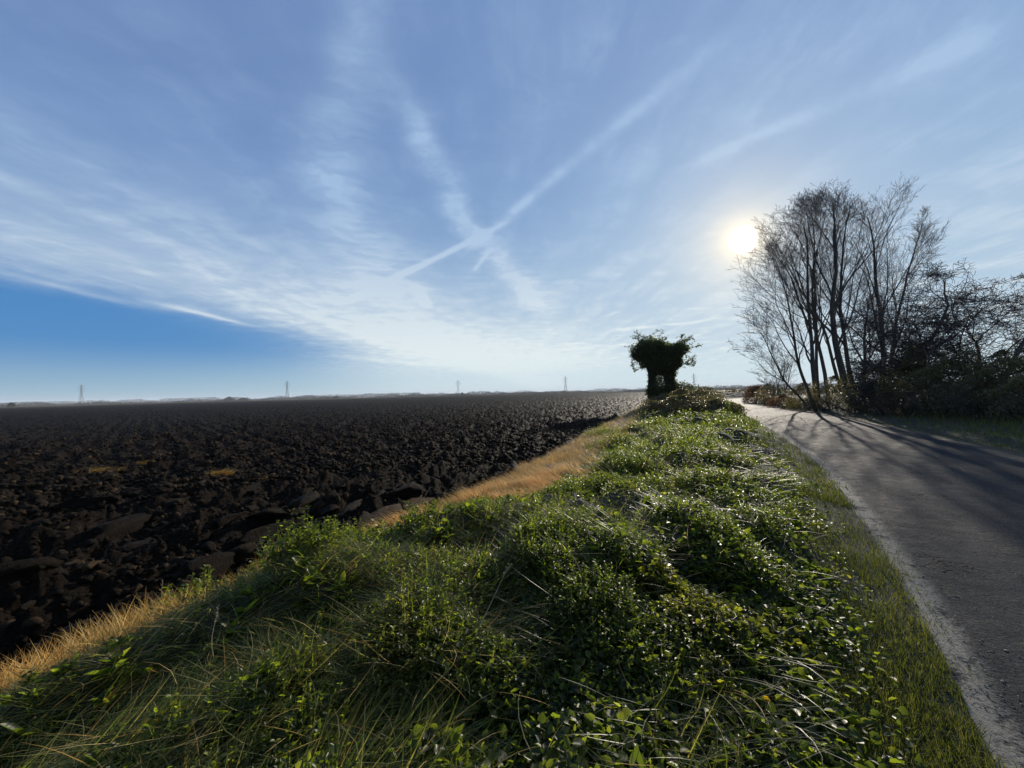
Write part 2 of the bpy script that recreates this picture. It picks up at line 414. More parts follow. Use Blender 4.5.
# ---------------- clods
def ico(sub):
    import bmesh
    bm = bmesh.new(); bmesh.ops.create_icosphere(bm, subdivisions=sub, radius=1)
    v = np.array([q.co[:] for q in bm.verts]); fc = np.array([[q.index for q in p.verts] for p in bm.faces]); bm.free(); return v, fc
def blobs(P, S, sub=2, nproto=10, amp=.38, flat=.6, along=None, stretch=1.):
    v0, f0 = ico(sub); Vs, Fs = [], []
    which = rng.integers(0, nproto, len(P)); off = 0
    for k in range(nproto):
        idx = np.where(which == k)[0]
        if not len(idx): continue
        dd = v0.copy()
        for q in range(7):                            # knock flats and facets off it
            nrm = rng.normal(size=3); nrm /= np.linalg.norm(nrm); lim = rng.uniform(.35, .75)
            h = dd@nrm; dd = dd - np.clip(h-lim, 0, None)[:, None]*nrm
        dd *= 1+.55*(fbm(dd[:, 0]*2.3+k*5, dd[:, 1]*2.3+dd[:, 2]*3.1, k, 3)[:, None]-.5)*1.4+.16*(rng.random((len(dd), 1))-.5)
        n = len(idx); az = rng.random(n)*6.283 if along is None else along+rng.normal(0, .3, n); tilt = rng.normal(0, .35, n)
        sx = S[idx]*rng.uniform(.8, 1.5, n)*stretch; sy = S[idx]*rng.uniform(.6, 1.0, n); sz = S[idx]*rng.uniform(.4, .9, n)*flat/.6
        q = dd[None]*np.stack([sx, sy, sz], -1)[:, None]
        ct, st = np.cos(tilt)[:, None], np.sin(tilt)[:, None]
        q = np.stack([q[..., 0], q[..., 1]*ct-q[..., 2]*st, q[..., 1]*st+q[..., 2]*ct], -1)
        ca, sa = np.cos(az)[:, None], np.sin(az)[:, None]
        q = np.stack([q[..., 0]*ca-q[..., 1]*sa, q[..., 0]*sa+q[..., 1]*ca, q[..., 2]], -1)+P[idx][:, None]
        Vs.append(q.reshape(-1, 3)); Fs.append((f0[None]+(np.arange(n)*len(v0))[:, None, None]).reshape(-1, 3)+off); off += n*len(v0)
    return np.concatenate(Vs), np.concatenate(Fs)
def polar(n, r0, r1, a0, a1, p=1.0):
    """random points, evenly spread in bearing and thinning with distance"""
    t = rng.random(n); r = (r0**(-p)+t*(r1**(-p)-r0**(-p)))**(-1/p); a = rng.uniform(R(a0), R(a1), n)
    return r*np.sin(a), r*np.cos(a)
Vs, Fs, off = [], [], 0
for n, r0, r1, s0, s1, sub, pw in ((26000, 2.6, 14, .012, .04, 1, .5), (2600, 2.8, 16, .035, .08, 2, .6), (260, 3.0, 18, .08, .13, 3, .7), (190, 2.6, 14, .16, .30, 3, .5), (34000, 10, 110, .03, .10, 1, .7)):
    x, y = polar(n, r0, r1, -68, 30, pw); k = sdist(x, y, EC) < -.25; x, y = x[k], y[k]
    S = rng.uniform(s0, s1, len(x)); Z = field_z(x, y)+S*.15
    big = s0 > .15; v_, f_ = blobs(np.stack([x, y, Z-(.06 if big else 0)], -1), S, sub, along=R(90-20) if big else None, stretch=1.7 if big else 1); Vs.append(v_); Fs.append(f_+off); off += len(v_)
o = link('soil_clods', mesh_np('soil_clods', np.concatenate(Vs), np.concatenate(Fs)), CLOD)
tag(o, 'dark turned clods of earth lying all over the ploughed field', 'soil', kind='stuff')

# ---------------- verges
def strip(name, base, svals, zf, mat, wmap=None):
    T = np.gradient(base, axis=0); T /= np.linalg.norm(T, axis=1)[:, None]; N = np.stack([T[:, 1], -T[:, 0]], -1)
    P = base[:, None, :] + N[:, None, :]*svals[..., None]
    Z = zf(P[..., 0], P[..., 1]); V = np.concatenate([P, Z[..., None]], -1).reshape(-1, 3)
    return link(name, mesh_np(name, V, gridfaces(*P.shape[:2])[:, ::-1], True), mat), P
Lf = catmull([tuple(p) for p in LEFT[::3]], .08); Lf = Lf[(Lf[:, 1] < 75) & (Lf[:, 1] > -7)]
wid = -sdist(Lf[:, 0], Lf[:, 1], EC)
wid = sdist(Lf[:, 0], Lf[:, 1], EC)+.7
sv = -np.linspace(0, 1, 90)[None]*wid[:, None] + .12*(1-np.linspace(0, 1, 90)[None])*0
o, _ = strip('grass_verge', Lf, sv, lambda x, y: verge_z(x, y), THATCH); tag(o, kind='structure')
RW = 4.3
def rverge_z(x, y):
    s = sdist(x, y, LC) - RW
    return .0 + SM(s, 0, 1.0)*.10 + SM(s, 1, 4)*.28 + .15*(fbm(x*1.1, y*1.1, 15, 3)-.3)*SM(s, .2, 1.2) - SM(s, 14, 40)*1.1
sv = RW-.02+np.concatenate([np.linspace(0, 5, 40), np.linspace(5.5, 44, 40)])[None]+0*Lf[:, :1]
Lr = LEFT[(LEFT[:, 1] < 62) & (LEFT[:, 1] > -9)]
o, _ = strip('far_verge', Lr, sv[:len(Lr)] if len(Lr) <= len(sv) else np.repeat(sv[:1], len(Lr), 0), rverge_z, THATCH); tag(o, kind='structure')
# road
sr = np.linspace(-.12, RW+.12, 24)
T = np.gradient(LEFT, axis=0); T /= np.linalg.norm(T, axis=1)[:, None]; N = np.stack([T[:, 1], -T[:, 0]], -1)
P = LEFT[:, None]+N[:, None]*sr[None, :, None]
Z = .015+.06*(1-((sr-RW/2)/(RW/2))**2)[None]+.012*(fbm(P[..., 0]*.8, P[..., 1]*.8, 77, 2)-.5)
me = mesh_np('road', np.concatenate([P, Z[..., None]], -1).reshape(-1, 3), gridfaces(*P.shape[:2])[:, ::-1], True)
arc = np.concatenate([[0], np.cumsum(np.linalg.norm(np.diff(LEFT, axis=0), axis=1))])
uvv = np.stack([np.broadcast_to(sr[None], P.shape[:2]), np.broadcast_to(arc[:, None], P.shape[:2])], -1).reshape(-1, 2)
uvl = me.uv_layers.new(name='UVMap'); li = np.empty(len(me.loops), dtype=np.int32); me.loops.foreach_get('vertex_index', li)
uvl.data.foreach_set('uv', uvv[li].astype(np.float32).ravel())
tag(link('road', me, ROAD), kind='structure')

# ------------------------------------------------------------------ leaves and blades
def leaves(P, az, pitch, roll, L, W, fold=.25):
    """ovate leaves: base at P, growing along az, lifted by pitch"""
    n = len(P)
    sh = np.array([[0, 0, 0], [0, 1, -.12], [-.5, .28, 1], [-.38, .68, 1], [.5, .28, 1], [.38, .68, 1]])
    q = np.zeros((n, 6, 3)); q[..., 0] = sh[:, 0]*W[:, None]; q[..., 1] = sh[:, 1]*L[:, None]
    q[..., 2] = np.where(np.arange(6) == 1, -.15*L[:, None], 0) + np.where(np.arange(6) > 1, fold*W[:, None]*.5, 0)
    cr, sr_ = np.cos(roll)[:, None], np.sin(roll)[:, None]
    q = np.stack([q[..., 0]*cr+q[..., 2]*sr_, q[..., 1], -q[..., 0]*sr_+q[..., 2]*cr], -1)
    cp, sp_ = np.cos(pitch)[:, None], np.sin(pitch)[:, None]
    q = np.stack([q[..., 0], q[..., 1]*cp-q[..., 2]*sp_, q[..., 1]*sp_+q[..., 2]*cp], -1)
    ca, sa = np.cos(az)[:, None], np.sin(az)[:, None]
    q = np.stack([q[..., 0]*ca+q[..., 1]*sa, -q[..., 0]*sa+q[..., 1]*ca, q[..., 2]], -1)+P[:, None]
    f0 = np.array([[0, 4, 5, 1], [0, 1, 3, 2]])
    return q.reshape(-1, 3), (f0[None]+(np.arange(n)*6)[:, None, None]).reshape(-1, 4)
def blades(P, az, L, W, lean0, lean1, seg=4, side=0.3):
    """grass blades: bend from lean0 to lean1 (radians from upright) along their length"""
    n = len(P); pos = P.copy(); a = az.copy(); tw = rng.normal(0, side, n); rowsL, rowsR = [], []
    for k in range(seg+1):
        t = k/seg; ww = W*(1-.05-.9*t**1.6)*.5
        sx, sy = np.cos(a), -np.sin(a)
        o_ = np.stack([sx*ww, sy*ww, np.zeros(n)], -1); rowsL.append(pos-o_); rowsR.append(pos+o_)
        ln = lean0+(lean1-lean0)*t; st = L/seg
        pos = pos+np.stack([np.sin(a)*np.sin(ln)*st, np.cos(a)*np.sin(ln)*st, np.cos(ln)*st], -1); a = a+tw/seg
    V = np.stack(rowsL+rowsR, 1)               # n, 2(seg+1), 3
    s1 = seg+1; f0 = np.array([[k, s1+k, s1+k+1, k+1] for k in range(seg)])
    return V.reshape(-1, 3), (f0[None]+(np.arange(n)*2*s1)[:, None, None]).reshape(-1, 4)
def plants(P, H, nl, L, lean=.25, droop=.0):
    """upright leafy stems: nl leaves in turning pairs up each stem (returns leaves and stem prisms)"""
    n = len(P); k = np.arange(nl); laz = rng.random(n)*6.283; la = np.abs(rng.normal(0, lean, n))
    t = ((k//2+1)/(nl/2.0))[None]*np.ones((n, 1)); t = np.clip(t+rng.normal(0, .05, t.shape), .08, 1)
    tip = np.stack([np.sin(laz)*np.sin(la), np.cos(laz)*np.sin(la), np.cos(la)], -1)*H[:, None]
    B = P[:, None]+tip[:, None]*t[..., None]
    az0 = rng.random(n)*6.283
    az = az0[:, None]+(k % 2)[None]*math.pi+(k//2)[None]*1.4+rng.normal(0, .3, (n, nl))
    pit = rng.normal(.35-droop, .35, (n, nl)); LL = (L[:, None]*(1.15-.55*t))*rng.uniform(.7, 1.2, (n, nl))
    lv = leaves(B.reshape(-1, 3), az.ravel(), pit.ravel(), rng.normal(0, .3, n*nl), LL.ravel(), LL.ravel()*rng.uniform(.5, .75, n*nl))
    sv_ = blades(P, laz, H, np.full(n, .006)+H*.006, la, la, 2, 0)
    return lv, sv_
def join(parts):
    Vs, Fs, off = [], [], 0
    for v_, f_ in parts: Vs.append(v_); Fs.append(f_+off); off += len(v_)
    return np.concatenate(Vs), np.concatenate(Fs)
def verge_pts(n, r0, r1, p=.6, a0=-70, a1=42, s_lo=-99, s_hi=0., e_lo=0., e_hi=99):
    x, y = polar(n, r0, r1, a0, a1, p); s = sdist(x, y, LC); e = sdist(x, y, EC)
    k = (s < s_hi) & (s > s_lo) & (e > e_lo) & (e < e_hi); x, y, s, e = x[k], y[k], s[k], e[k]
    return x, y, verge_z(x, y, s, e), s, e
parts = []
# leafy weeds
def clump(x, y): return .6*fbm(x*1.1, y*1.1, 33, 2)+.4*lumps(x*1.15, y*1.15, 35)
def straw_edge(x, y, r): return (.45+1.35*SM(r, 4.0, 6.5)-.5*SM(r, 16, 30))+1.5*(fbm(x*.8, y*.8, 93, 2)-.5)      # how far the straw reaches in from the field
def weed_mask(x, y, s, e):
    r = np.hypot(x, y); m1 = fbm(x*.9, y*.9, 21, 3)
    left = SM(-x, -.2, 1.0)*SM(r, 2.9, 3.6)*SM(r, 6.5, 5)          # the clump by the field
    rightc = SM(-s, .55, 1.0)*SM(s, -3.0, -2.0)                    # ground cover beside the road
    farw = SM(r, 4.2, 6)
    return np.clip(.22+.85*np.maximum(np.maximum(left, rightc), farw)*SM(m1, .32, .52), 0, 1)*SM(e-straw_edge(x, y, r), .0, .3)*SM(-s, .3, .8)
for n, r0, r1, H0, H1, nl, L0, L1, p in ((34000, 1.2, 6, .05, .26, 10, .022, .045, .25), (34000, 5, 16, .07, .36, 9, .035, .06, .6), (32000, 14, 60, .12, .42, 7, .06, .11, .6)):
    x, y, z, s, e = verge_pts(n, r0, r1, p); k = rng.random(len(x)) < weed_mask(x, y, s, e); x, y, z, s, e = (q[k] for q in (x, y, z, s, e))
    H = rng.uniform(H0, H1, len(x))*np.clip(.15+2.1*(clump(x, y)-.2), .15, 1.5)
    H = H*(1-.6*SM(s, -1.9, -.6)*SM(np.hypot(x, y), 14, 8))*(.45+.55*SM(e, 1.2, 3.2)); Ls = rng.uniform(L0, L1, len(x))*(.75+1.5*H)
    a_, b_ = plants(np.stack([x, y, z], -1), H, nl, Ls, .4); parts += [a_, b_]
# tall leafy clump at the field edge
for cx, cy, cr, n, hh in ((-1.75, 3.35, .55, 420, .42), (-1.3, 4.0, .5, 360, .30), (-2.3, 2.9, .35, 160, .36), (2.6, 10.2, .8, 260, .36), (3.3, 14, .9, 260, .42)):
    a_ = rng.random(n)*6.283; q = rng.random(n)**.6*cr; x = cx+np.cos(a_)*q; y = cy+np.sin(a_)*q
    H = hh*rng.uniform(.5, 1.1, n)*(1-.45*(q/cr)**2); a_, b_ = plants(np.stack([x, y, verge_z(x, y)], -1), H, 14, rng.uniform(.032, .06, n), .45); parts += [a_, b_]
# flat round-leaved ground cover close to the road
x, y, z, s, e = verge_pts(70000, 1.3, 9, .4, -35, 60, -2.6, -.28)
k = rng.random(len(x)) < SM(-s+.9*(fbm(x*1.3, y*1.3, 75, 2)-.5), .25, .8)*(.35+.65*SM(clump(x, y), .3, .5)); x, y, z = x[k], y[k], z[k]; n = len(x)
LL = rng.uniform(.018, .05, n)
parts.append(leaves(np.stack([x, y, z+rng.uniform(.01, .10, n)], -1), rng.random(n)*6.283, rng.normal(.25, .4, n), rng.normal(0, .4, n), LL, LL*rng.uniform(.7, 1.0, n)))
# scattered rosettes of big leaves
x, y, z, s, e = verge_pts(2600, 1.4, 16, .6, -60, 60, -6, -.5); k = (e > 1.2) & (rng.random(len(x)) < .8); x, y, z = x[k], y[k], z[k]
m8 = 8; n = len(x)*m8; P_ = np.repeat(np.stack([x, y, z+.03], -1), m8, 0); LL = np.repeat(rng.uniform(.05, .12, len(x)), m8)*rng.uniform(.6, 1.1, n)
parts.append(leaves(P_, rng.random(n)*6.283, rng.uniform(.15, 1.1, n), rng.normal(0, .3, n), LL, LL*rng.uniform(.35, .6, n)))
V, F = join(parts); o = link('leafy_weeds', mesh_np('leafy_weeds', V, F), LF); tag(o, 'low green nettles and broad-leaved weeds covering the verge', 'weeds', kind='stuff')
# long combed grass
parts = []; dead = []
for n, r0, r1, L0, L1, W, p in ((90000, 1.2, 7, .14, .42, .0048, .25), (40000, 6, 18, .2, .45, .008, .6), (26000, 16, 60, .25, .5, .02, .6)):
    x, y, z, s, e = verge_pts(n, r0, r1, p, e_lo=.15)
    r = np.hypot(x, y); m_ = fbm(x*.8, y*.8, 55, 3); mid = SM(-s, 1.3, 2.4); near = SM(r, 5.5, 3.5)
    pr = np.clip(SM(m_, .36, .52)*(.3+.6*mid)+.85*mid*near*(.15+.85*SM(fbm(x*1.9, y*1.9, 57, 2), .36, .52)), 0, 1)*SM(-s, .6, 1.1)*SM(e-straw_edge(x, y, r), -.1, .3)
    k = rng.random(len(x)) < pr; x, y, z, s, e = x[k], y[k], z[k], s[k], e[k]; n = len(x)
    cell = h2(np.floor(x*2.3+.5*fbm(x*3, y*3, 2, 2)).astype(int), np.floor(y*2.3).astype(int), 5)
    comb = R(80)+3.6*(fbm(x*.6, y*.6, 61, 2)-.5)+2.2*(cell-.5)+np.where(rng.random(n) < .42, math.pi, 0)+rng.normal(0, .48, n)
    l0 = rng.uniform(.75, 1.4, n); l1 = l0+rng.uniform(.25, .75, n)
    P_ = np.stack([x, y, z+rng.uniform(-.02, .05, n)], -1); LL = rng.uniform(L0, L1, n)*(.55+.45*SM(e, .8, 2.4)); WW = np.full(n, W)*rng.uniform(.5, 1.2, n)
    d_ = rng.random(n) < .07
    for lst, kk in ((parts, ~d_), (dead, d_)): lst.append(blades(P_[kk], comb[kk], LL[kk], WW[kk], l0[kk], np.minimum(l1, 1.75)[kk], 5, .9))
V, F = join(parts); o = link('long_grass', mesh_np('long_grass', V, F), GR); tag(o, 'long green grass blades combed flat across the verge', 'grass', kind='stuff')
# short grass by the road, both sides
parts = []
for n, r0, r1, L0, L1, W, p in ((240000, 1.2, 8, .03, .085, .0042, .3), (90000, 7, 24, .05, .11, .010, .6), (20000, 22, 60, .06, .14, .03, .6)):
    x, y, z, s, e = verge_pts(n, r0, r1, p, -20, 62, -1.25, .07); k = rng.random(len(x)) < (1-SM(-s+.9*(fbm(x*1.3, y*1.3, 75, 2)-.5), .35, .95))*np.where(s > -.02, .3*SM(fbm(x*2.5, y*2.5, 73, 2), .35, .6), 1)*(.35+.65*SM(fbm(x*3, y*3, 71, 2), .3, .55)); x, y, z = x[k], y[k], z[k]; n = len(x)
    parts.append(blades(np.stack([x, y, np.maximum(z, .012)], -1), rng.random(n)*6.283, rng.uniform(L0, L1, n)*(.4+1.3*fbm(x*2, y*2, 72, 2)), np.full(n, W), rng.uniform(.0, .7, n), rng.uniform(.6, 1.6, n), 3))
for n, r0, r1, L0, L1, W, p in ((70000, 7, 70, .06, .20, .014, .7),):
    x, y = polar(n, r0, r1, 22, 66, p); s = sdist(x, y, LC)-RW; k = (s > -.06) & (s < 4.5); x, y, s = x[k], y[k], s[k]; n = len(x)
    parts.append(blades(np.stack([x, y, rverge_z(x, y)+.005], -1), rng.random(n)*6.283, rng.uniform(L0, L1, n)*(.5+SM(s, .2, 2)*1.4), np.full(n, W), rng.uniform(.0, .5, n), rng.uniform(.4, 1.4, n), 3))
V, F = join(parts); o = link('short_grass', mesh_np('short_grass', V, F), GRS); tag(o, 'short olive green grass fringing both edges of the lane', 'grass', kind='stuff')
# straw along the field edge
parts = dead
for n, r0, r1, L0, L1, W, p in ((150000, 3.9, 16, .10, .26, .007, .6), (70000, 14, 60, .12, .30, .018, .6)):
    x, y, z, s, e = verge_pts(n, r0, r1, p, -30, 30, e_lo=-.5, e_hi=2.8)
    r = np.hypot(x, y)
    k = rng.random(len(x)) < SM(r, 3.9, 4.5)*SM(e-straw_edge(x, y, r), .35, -.1)*(.12+.88*SM(lumps(x*2.4, y*2.4, 95)+.5*fbm(x*1.1, y*1.1, 97, 2), .25, .5)); x, y, z, e = x[k], y[k], z[k], e[k]; n = len(x)
    comb = R(-62)+2.0*(fbm(x*.9, y*.9, 63, 2)-.5)+rng.normal(0, .5, n)
    l0 = rng.uniform(.6, 1.3, n)
    parts.append(blades(np.stack([x, y, z+.20*lumps(x*2.4, y*2.4, 95)*rng.random(n)**.6], -1), comb, rng.uniform(L0, L1, n), np.full(n, W), l0, np.minimum(l0+.7, 1.8), 4))
x, y, z, s, e = verge_pts(170000, 1.6, 5.6, .2, -76, -28, e_lo=-.6, e_hi=1.2)
k = rng.random(len(x)) < (.25+.75*SM(fbm(x*1.6, y*1.6, 92, 2), .28, .46))*SM(e, 1.2, .35); x, y, z = x[k], y[k], z[k]; n = len(x)
l0 = rng.uniform(.05, .9, n)
parts.append(blades(np.stack([x, y, z-.01], -1), rng.normal(R(-60), 1.3, n), rng.uniform(.08, .30, n), np.full(n, .0045), l0, l0+rng.uniform(.2, 1.1, n), 4))
V, F = join(parts); o = link('straw_grass', mesh_np('straw_grass', V, F), STRAW); tag(o, 'dead straw coloured grass along the edge of the ploughed field', 'grass', kind='stuff')
# grit on the lane's edge
n = 9000; t = rng.random(n)**1.6*90; i = np.clip(np.searchsorted(arc, t+14), 1, len(arc)-1)
sx = np.abs(rng.normal(0, .2, n)); k = rng.random(n) < .25; sx = np.where(k, rng.uniform(0, RW, n), sx)
PP = LEFT[i]+N[i]*sx[:, None]+rng.normal(0, .1, (n, 2)); S = rng.uniform(.002, .0075, n)*np.where(rng.random(n) < .03, 2, 1)
cz = .017+.06*(1-((sx-RW/2)/(RW/2))**2)
V, F = blobs(np.column_stack([PP, cz]), S, 1, 6); o = link('grit', mesh_np('grit', V, F), GRIT); tag(o, 'loose pale grit and small stones along the edge of the lane', 'grit', kind='stuff')

# ------------------------------------------------------------------ trees
def segs_mesh(S, sides=3):
    """independent tapered prisms: rows p0(3) p1(3) r0 r1"""
    S = np.asarray(S, float); p0, p1, r0, r1 = S[:, :3], S[:, 3:6], S[:, 6], S[:, 7]
    d = p1-p0; d /= np.linalg.norm(d, axis=1)[:, None]+1e-9
    up = np.where(np.abs(d[:, 2:3]) > .9, [[1., 0, 0]], [[0, 0, 1.]]); a = np.cross(d, up); a /= np.linalg.norm(a, axis=1)[:, None]; b = np.cross(d, a)
    th = np.arange(sides)*2*math.pi/sides; ring = a[:, None]*np.cos(th)[None, :, None]+b[:, None]*np.sin(th)[None, :, None]
    V = np.concatenate([p0[:, None]+ring*r0[:, None, None], p1[:, None]+ring*r1[:, None, None]], 1)
    k = np.arange(sides); f0 = np.stack([k, (k+1) % sides, (k+1) % sides+sides, k+sides], -1)
    return V.reshape(-1, 3), (f0[None]+(np.arange(len(S))*2*sides)[:, None, None]).reshape(-1, 4)
def tubes(lines, sides=8):
    Vs, Fs, off = [], [], 0; th = np.arange(sides)*2*math.pi/sides
    for pts, rad in lines:
        P_ = np.array(pts, float); n = len(P_); d = np.gradient(P_, axis=0); d /= np.linalg.norm(d, axis=1)[:, None]+1e-9
        a = np.cross(d[0], [.3, .9, .1]); a /= np.linalg.norm(a); ring = []
        for i in range(n):
            a = a-d[i]*(a@d[i]); a /= np.linalg.norm(a); b = np.cross(d[i], a)
            ring.append(P_[i]+(a[None]*np.cos(th)[:, None]+b[None]*np.sin(th)[:, None])*rad[i])
        Vs.append(np.concatenate(ring)); q = np.arange(n*sides).reshape(n, sides); q2 = np.roll(q, -1, 1)
        Fs.append(np.stack([q[:-1], q2[:-1], q2[1:], q[1:]], -1).reshape(-1, 4)+off); off += n*sides
    return np.concatenate(Vs), np.concatenate(Fs)
class Grow:
    def __init__(s, seed, up=.10, wander=.16, ratio=.62, ang=.6, kids=(5, 6, 6, 5), levels=4, seglen=.5, rmin=.004, start=.3, lean=(0, 0), flat=0, taper=.75):
        s.r = random.Random(seed); s.__dict__.update(up=up, wander=wander, ratio=ratio, ang=ang, kids=kids, levels=levels, seglen=seglen, rmin=rmin, start=start, lean=lean, flat=flat, taper=taper)
        s.thick = []; s.thin = []; s.tips = []; s.env = None
    def go(s, p, d, L, r, lv):
        R_ = s.r; n = max(3, min(12, int(L/s.seglen)+2)); st = L/n; pts = [p]; rad = [r]; dirs = [d]
        kk = 1+R_.gauss(0, .05)
        for i in range(n):
            if s.env and i > 1 and ((p[0]-s.env[0])/s.env[2])**2+(p[1]/s.env[4])**2+(max(0, p[2]-s.env[1])/s.env[3])**2 > kk: n = i; break
            w_ = s.wander*(1+.3*lv)
            d = (d[0]+R_.gauss(0, w_)+s.lean[0]*.04, d[1]+R_.gauss(0, w_)+s.lean[1]*.04, d[2]+R_.gauss(0, w_*.7)+s.up)
            q = math.sqrt(d[0]**2+d[1]**2+d[2]**2); d = (d[0]/q, d[1]/q, d[2]/q)
            p = (p[0]+d[0]*st, p[1]+d[1]*st, p[2]+d[2]*st); pts.append(p); dirs.append(d)
            rad.append(max(s.rmin, r*(1-s.taper*(i+1)/n)))
        if len(pts) < 3: return
        if len(pts)-1 == n and n > 0: rad = [max(s.rmin, r*(1-s.taper*i/n)) for i in range(n+1)]
        if lv <= 1: s.thick.append((pts, rad))
        else:
            for i in range(n): s.thin.append((*pts[i], *pts[i+1], rad[i], rad[i+1]))
        if lv >= s.levels: s.tips += pts[1:]; return
        k = s.kids[lv]
        for j in range(k):
            t = s.start+(1-s.start)*(j+R_.random())/k if lv == 0 else .15+.85*(j+R_.random())/k
            x_ = t*n; i = min(n-1, int(x_)); f_ = x_-i
            b = tuple(pts[i][c_]*(1-f_)+pts[i+1][c_]*f_ for c_ in range(3)); dd = dirs[i+1]
            az = R_.random()*6.283; a_ = s.ang*R_.uniform(.6, 1.3)*(1+.22*lv)
            hx = (math.cos(az), math.sin(az), 0.)
            # a vector across dd
            dt = hx[0]*dd[0]+hx[1]*dd[1]; ax_ = (hx[0]-dt*dd[0], hx[1]-dt*dd[1], -dt*dd[2]); q = math.sqrt(sum(c_*c_ for c_ in ax_))+1e-6
            nd = tuple(dd[c_]*math.cos(a_)+ax_[c_]/q*math.sin(a_) for c_ in range(3))
            rr_ = rad[i]*(1-f_)+rad[i+1]*f_
            s.go(b, nd, L*s.ratio*R_.uniform(.7, 1.15)*(1.15-.45*t), max(s.rmin, rr_*R_.uniform(.38, .58)), lv+1)
def tree(name, base, label, cat, stems, seed, group=None, env=None, **kw):
    """stems: (offset, direction, length, radius) from the foot"""
    t = thing(name, base, label, cat, group)
    g_ = Grow(seed, **kw)
    if env:                                          # crown outline: centre and half sizes
        pxc, rx, zc, rz = env; g_.env = (D(pxc, base[1])-base[0], zc, rx, rz, 4.5)
    for (ox, oy), d, L_, r_ in stems:
        q = math.sqrt(sum(c_*c_ for c_ in d)); d = tuple(c_/q for c_ in d)
        g_.go((ox, oy, -.15), d, L_, r_, 0)
    nst = len(stems)
    tr_ = [l for l in g_.thick]
    V, F = tubes(tr_, 7); link('trunk', mesh_np('trunk', V, F, True), BARK, t)
    V, F = segs_mesh(g_.thin, 3); link('crown', mesh_np('crown', V, F), TWIG, t)
    print(name, len(g_.thin)); return t, g_
GT = 'bare trees beyond the lane'
def at(px, Y): x_ = D(px, Y); return (x_, Y, float(rverge_z(np.array([x_]), np.array([float(Y)]))[0]))
kwt = dict(up=.045, wander=.075, ratio=.50, ang=.44, kids=(11, 8, 5, 4), levels=4, seglen=.6, rmin=.0052, start=.24, taper=.85)
EN = (816, 5.7, 7.2, 7.6)
tree('bare_tree', at(817, 28), 'bare tree leaning left with long boughs arching out towards the sun', 'tree',
     [((0, 0), (-.22, .05, 1), 13.2, .17), ((.35, .3), (-.06, .1, 1), 14, .13), ((-.3, -.2), (-.48, -.1, 1), 11, .12), ((-.2, .3), (-.80, .1, 1), 8.0, .09)], 3, GT, EN, **kwt)
tree('bare_tree', at(829, 30), 'slim upright bare tree between the leaning tree and the thick forked one', 'tree',
     [((0, 0), (-.14, .1, 1), 15.5, .15)], 4, GT, (818, 5.6, 7.8, 8.0), **kwt)
tree('bare_tree', at(850, 27.5), 'thick trunked bare tree forking low, tallest of the bare trees', 'tree',
     [((0, 0), (-.14, 0, 1), 14.6, .25), ((.3, 0), (.08, .1, 1), 14.4, .17), ((.1, .2), (-.30, .1, 1), 12.5, .13)], 5, GT, (820, 5.3, 7.3, 7.7), **kwt)
tree('bare_tree', at(863, 28.5), 'slender bare tree close against the thick forked one', 'tree',
     [((0, 0), (.02, .1, 1), 13.8, .16)], 8, GT, (833, 4.2, 7.2, 7.5), **kwt)
tree('bare_tree', at(884, 27), 'bare tree standing apart on the right with its crown leaning right', 'tree',
     [((0, 0), (-.02, 0, 1), 13.4, .20), ((.1, 0), (.13, .1, 1), 14.2, .14)], 6, GT, (890, 2.5, 7.4, 7.3), **{**kwt, 'ang': .38})
kwh = dict(up=.03, wander=.20, ratio=.60, ang=.8, kids=(9, 7, 5, 5), levels=4, seglen=.34, rmin=.0085, start=.14)
tree('hawthorn_tree', at(925, 20), 'dense twiggy thorn tree with dark ivy, beside the bare trees', 'tree',
     [((0, 0), (-.05, 0, 1), 8.2, .13), ((.4, .2), (.30, .1, 1), 7.8, .11), ((-.3, .1), (-.36, .1, 1), 7.2, .12), ((0, .4), (-.2, .3, 1), 7.6, .12)], 11, 'thorn trees in the hedge', (930, 2.5, 3.7, 3.9), **kwh)
tree('hawthorn_tree', at(985, 18.5), 'spreading thorn tree with arching twigs, furthest to the right', 'tree',
     [((0, 0), (.10, 0, 1), 6.8, .15), ((.3, .2), (.6, .1, 1), 6.8, .14), ((-.3, .1), (-.40, -.1, 1), 6.4, .13), ((.2, .3), (.3, .3, 1), 6.6, .12)], 12, 'thorn trees in the hedge', (1000, 3.0, 3.1, 3.2), **kwh)

